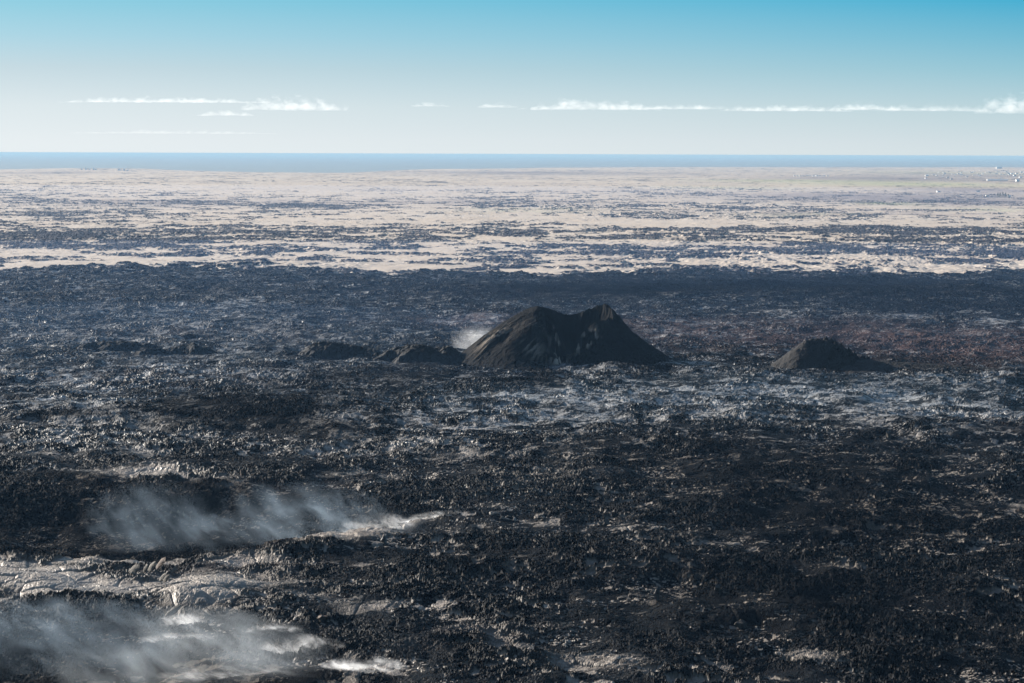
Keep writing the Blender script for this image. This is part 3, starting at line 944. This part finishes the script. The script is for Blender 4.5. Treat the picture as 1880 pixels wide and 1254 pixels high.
# ------------------------------------------------------------------ clouds
def cloud_material(name, density, seed, W, Hh):
    """Vapour that thins out towards the ends and the top, with torn edges and a flatter base."""
    N = Nodes(name)
    tc = N.n("TexCoord").outputs["Object"]
    sp = N.n("SeparateXYZ")
    N.put(sp.inputs[0], tc)
    off = N.n("VectorMath", operation="ADD")
    N.put(off.inputs[0], tc)
    off.inputs[1].default_value = (seed * 5310.0, seed * 970.0, seed * 2110.0)
    nz = N.noise(N.scaled(off.outputs[0], (1, .6, 1.5)), 1 / 210, 6, .62, .4)
    ex = N.math("POWER", N.math("ABSOLUTE", N.math("MULTIPLY", sp.outputs[0], 2 / W)), 3.0)
    ez = N.math("MAXIMUM", N.math("MULTIPLY", sp.outputs[2], 1 / Hh), 0.0)
    d = N.math("MULTIPLY_ADD", nz, 2.8, -.85)
    d = N.math("SUBTRACT", d, N.math("MULTIPLY", ez, .8))
    d = N.math("SUBTRACT", d, N.math("MULTIPLY", ex, .5))
    d = N.math("MAXIMUM", d, 0.0)
    d = N.math("MULTIPLY", d, N.math("MULTIPLY_ADD", sp.outputs[2], 3.2 / Hh, .45, clamp=True))
    v = N.n("VolumePrincipled")
    v.inputs["Color"].default_value = (.88, .89, .91, 1)
    v.inputs["Anisotropy"].default_value = .2
    N.put(v.inputs["Density"], N.math("MULTIPLY", d, density))
    N.t.links.new(v.outputs[0], N.out.inputs["Volume"])
    N.m.cycles.volume_step_rate = .12
    return N.m


def cloud(px, py, wpx, hpx, seed, label, density=.012, prof=None, depth=46000.0):
    """A flat-bottomed heap: billows joined into one skin, thick in the middle of its profile."""
    import bmesh
    s = depth / FPX
    rnd = random.Random(seed)
    W, Hh = wpx * s * 1.1, hpx * s * 1.15
    bm = bmesh.new()
    n = max(7, int(wpx / 7))
    for k in range(n):
        t = (k + .5) / n
        env = (prof(t) if prof else (1 - abs(2 * t - 1) ** 2.2)) * rnd.uniform(.55, 1.1)
        rr = max(Hh * env * .95, Hh * .2)
        g = bmesh.ops.create_icosphere(bm, subdivisions=2, radius=1.0)["verts"]
        c = Vector(((t - .5) * W, rnd.uniform(-.3, .3) * W * .12, rr * .55))
        lx = max(W / n * 1.25, rr * 1.2)
        for v in g:
            q = v.co.copy()
            v.co = Vector((q.x * lx, q.y * max(lx, 300), q.z * rr * (1 if q.z > 0 else .5))) * (1 + .2 * rnd.uniform(-1, 1)) + c
    me = bpy.data.meshes.new("cloud")
    bm.to_mesh(me)
    bm.free()
    p = at_depth(px, py, depth)
    o = link("cloud", me, cloud_material("cloud_vapour", density * .11, seed, W * 1.08, Hh), loc=tuple(p))
    rm = o.modifiers.new("skin", "REMESH")
    rm.mode = "VOXEL"
    rm.voxel_size = max(18, Hh * .09)
    return tag(o, label, "cloud", "low clouds in a line above the sea")


cloud(300, 189, 350, 10, 1, "long thin flat white cloud, leftmost in the line above the sea", .013)
cloud(540, 204, 170, 26, 2, "thickest heaped white cloud at the end of the long thin one", .011, lambda t: min(1, t * 6) * (1 - .7 * max(0, t - .5) / .5))
cloud(412, 213, 90, 10, 3, "small low cloud strip hanging beneath the long thin cloud", .011)
cloud(790, 196, 56, 9, 4, "tiny white puff of cloud alone over the open sea", .008)
cloud(914, 198, 64, 9, 5, "small faint cloud above the large crater cone", .008)
cloud(1096, 203, 215, 20, 6, "white heaped cloud tapering to one side, first of the long right-hand chain", .012, lambda t: (min(1, t * 8) * (1 - .6 * t)))
cloud(1255, 201, 130, 10, 7, "short thin cloud link between two longer clouds of the chain", .010)
cloud(1440, 205, 220, 11, 8, "low flat cloud strip in the middle of the right-hand chain", .011)
cloud(1585, 203, 120, 16, 9, "bright lumpy cloud above the dark lava strip of the right-hand chain", .012)
cloud(1710, 205, 190, 13, 10, "broken faint cloud strip just before the last big cloud", .008)
cloud(1868, 210, 150, 34, 11, "tall cloud with a grey blue base cut off by the photo edge", .011)
cloud(1450, 203, 900, 9, 13, "faint long veil of cloud running behind the whole right-hand chain", .0022, lambda t: min(1, t * 6))
cloud(320, 246, 340, 7, 12, "faint hazy cloud streak close above the horizon", .0035)

# ------------------------------------------------------------------ air
def box_mesh(x0, x1, y0, y1, z0, z1):
    v = [(x, y, z) for z in (z0, z1) for y in (y0, y1) for x in (x0, x1)]
    return raw_mesh("haze", v, [(0, 2, 3, 1), (4, 5, 7, 6), (0, 1, 5, 4), (2, 6, 7, 3), (0, 4, 6, 2), (1, 3, 7, 5)])


HAZE_DENSITY = 3.1e-5
N = Nodes("haze_air")
v = N.n("VolumePrincipled")
v.inputs["Color"].default_value = (.13, .245, .40, 1)
v.inputs["Absorption Color"].default_value = (.30, .22, .10, 1)
v.inputs["Density"].default_value = HAZE_DENSITY
v.inputs["Anisotropy"].default_value = .1
N.t.links.new(v.outputs[0], N.out.inputs["Volume"])
hz = link("haze", box_mesh(-345000, 345000, -2000, 265000, -32, 145.6), N.m)
tag(hz, kind="stuff")

# ------------------------------------------------------------------ light
SUN_EL, SUN_AZ = R(17.5), R(-52)              # azimuth from straight ahead (+Y), negative to the left
w = bpy.data.worlds.new("World")
scene.world = w
w.use_nodes = True
t = w.node_tree
t.nodes.clear()
sky = t.nodes.new("ShaderNodeTexSky")
sky.sky_type = "NISHITA"
sky.sun_disc = False
sky.sun_elevation = SUN_EL
sky.sun_rotation = SUN_AZ
sky.altitude = 100
sky.air_density = 1.0
sky.dust_density = .6
sky.ozone_density = 1.5


def wmath(op, a, b=None, c=None, clamp=False):
    nd = t.nodes.new("ShaderNodeMath")
    nd.operation, nd.use_clamp = op, clamp
    for sck, val in zip(nd.inputs, (a, b, c)):
        if isinstance(val, bpy.types.NodeSocket):
            t.links.new(val, sck)
        elif val is not None:
            sck.default_value = val
    return nd.outputs[0]


def srgb(c):
    return tuple((k / 255 / 12.92) if k < 10 else ((k / 255 + .055) / 1.055) ** 2.4 for k in c)


def wramp(fac, stops):
    nd = t.nodes.new("ShaderNodeValToRGB")
    cr = nd.color_ramp
    while len(cr.elements) < len(stops):
        cr.elements.new(.5)
    for e, (p_, c_) in zip(cr.elements, stops):
        e.position, e.color = p_, (*srgb(c_), 1)
    t.links.new(fac, nd.inputs[0])
    return nd.outputs[0]


def wmix(f, a, b):
    nd = t.nodes.new("ShaderNodeMix")
    nd.data_type = "RGBA"
    for k, val in ((0, f), (6, a), (7, b)):
        t.links.new(val, nd.inputs[k])
    return nd.outputs[2]


# low sky: pale air near the horizon, paler towards the sun; it passes into the Nishita sky higher up
SKY_STRENGTH, EXPOSURE = .05, 1.6
geo = t.nodes.new("ShaderNodeTexCoord").outputs["Generated"]
sep = t.nodes.new("ShaderNodeSeparateXYZ")
t.links.new(geo, sep.inputs[0])
el = wmath("MULTIPLY", sep.outputs[2], 1 / .09, clamp=True)
to_s = t.nodes.new("ShaderNodeVectorMath")
to_s.operation = "DOT_PRODUCT"
t.links.new(geo, to_s.inputs[0])
to_s.inputs[1].default_value = (math.sin(SUN_AZ), math.cos(SUN_AZ), 0)
away = wmath("MULTIPLY_ADD", to_s.outputs["Value"], -1 / .34, .77 / .34, clamp=True)
near_sun = wramp(el, [(0, (233, 240, 243)), (.06, (232, 239, 242)), (.22, (222, 233, 237)), (.40, (199, 219, 227)), (.55, (173, 214, 229)), (.74, (140, 206, 226)), (1, (118, 196, 222))])
far_sun = wramp(el, [(0, (212, 224, 228)), (.06, (208, 221, 226)), (.22, (188, 212, 219)), (.40, (152, 199, 214)), (.55, (120, 188, 212)), (.74, (66, 174, 210)), (1, (45, 160, 202))])
low = wmix(away, near_sun, far_sun)
gain = t.nodes.new("ShaderNodeVectorMath")
gain.operation = "SCALE"
t.links.new(low, gain.inputs[0])
gain.inputs["Scale"].default_value = 1 / (SKY_STRENGTH * 2 ** EXPOSURE)
up = wmath("MULTIPLY_ADD", sep.outputs[2], 1 / .2, -.07 / .2, clamp=True)
full = wmix(up, gain.outputs[0], sky.outputs[0])
bg = t.nodes.new("ShaderNodeBackground")
bg.inputs["Strength"].default_value = SKY_STRENGTH
wo = t.nodes.new("ShaderNodeOutputWorld")
t.links.new(full, bg.inputs["Color"])
t.links.new(bg.outputs[0], wo.inputs["Surface"])

sd = bpy.data.lights.new("sun", "SUN")
sd.energy = 5.0
sd.angle = R(.53)
sd.color = (1.0, .93, .84)
so = bpy.data.objects.new("sun", sd)
col.objects.link(so)
to_sun = Vector((math.sin(SUN_AZ) * math.cos(SUN_EL), math.cos(SUN_AZ) * math.cos(SUN_EL), math.sin(SUN_EL)))
so.rotation_euler = to_sun.to_track_quat("Z", "Y").to_euler()
so.location = (-300, -50, 400)

# ------------------------------------------------------------------ camera and render settings
cd = bpy.data.cameras.new("camera")
cd.sensor_width = 36
cd.lens = 36 * FPX / PW
cd.clip_start = 1
cd.clip_end = 1e6
cam = bpy.data.objects.new("camera", cd)
col.objects.link(cam)
cam.matrix_world = Matrix(((Rv[0], Uv[0], -Fv[0], 0), (Rv[1], Uv[1], -Fv[1], 0), (Rv[2], Uv[2], -Fv[2], CAMH), (0, 0, 0, 1)))
scene.camera = cam

scene.render.engine = "CYCLES"
scene.cycles.volume_bounces = 4
scene.cycles.use_denoising = True
scene.cycles.max_bounces = 8
scene.cycles.volume_max_steps = 256
scene.view_settings.view_transform = "Standard"
scene.view_settings.look = "None"
scene.view_settings.gamma = 1
scene.view_settings.exposure = EXPOSURE
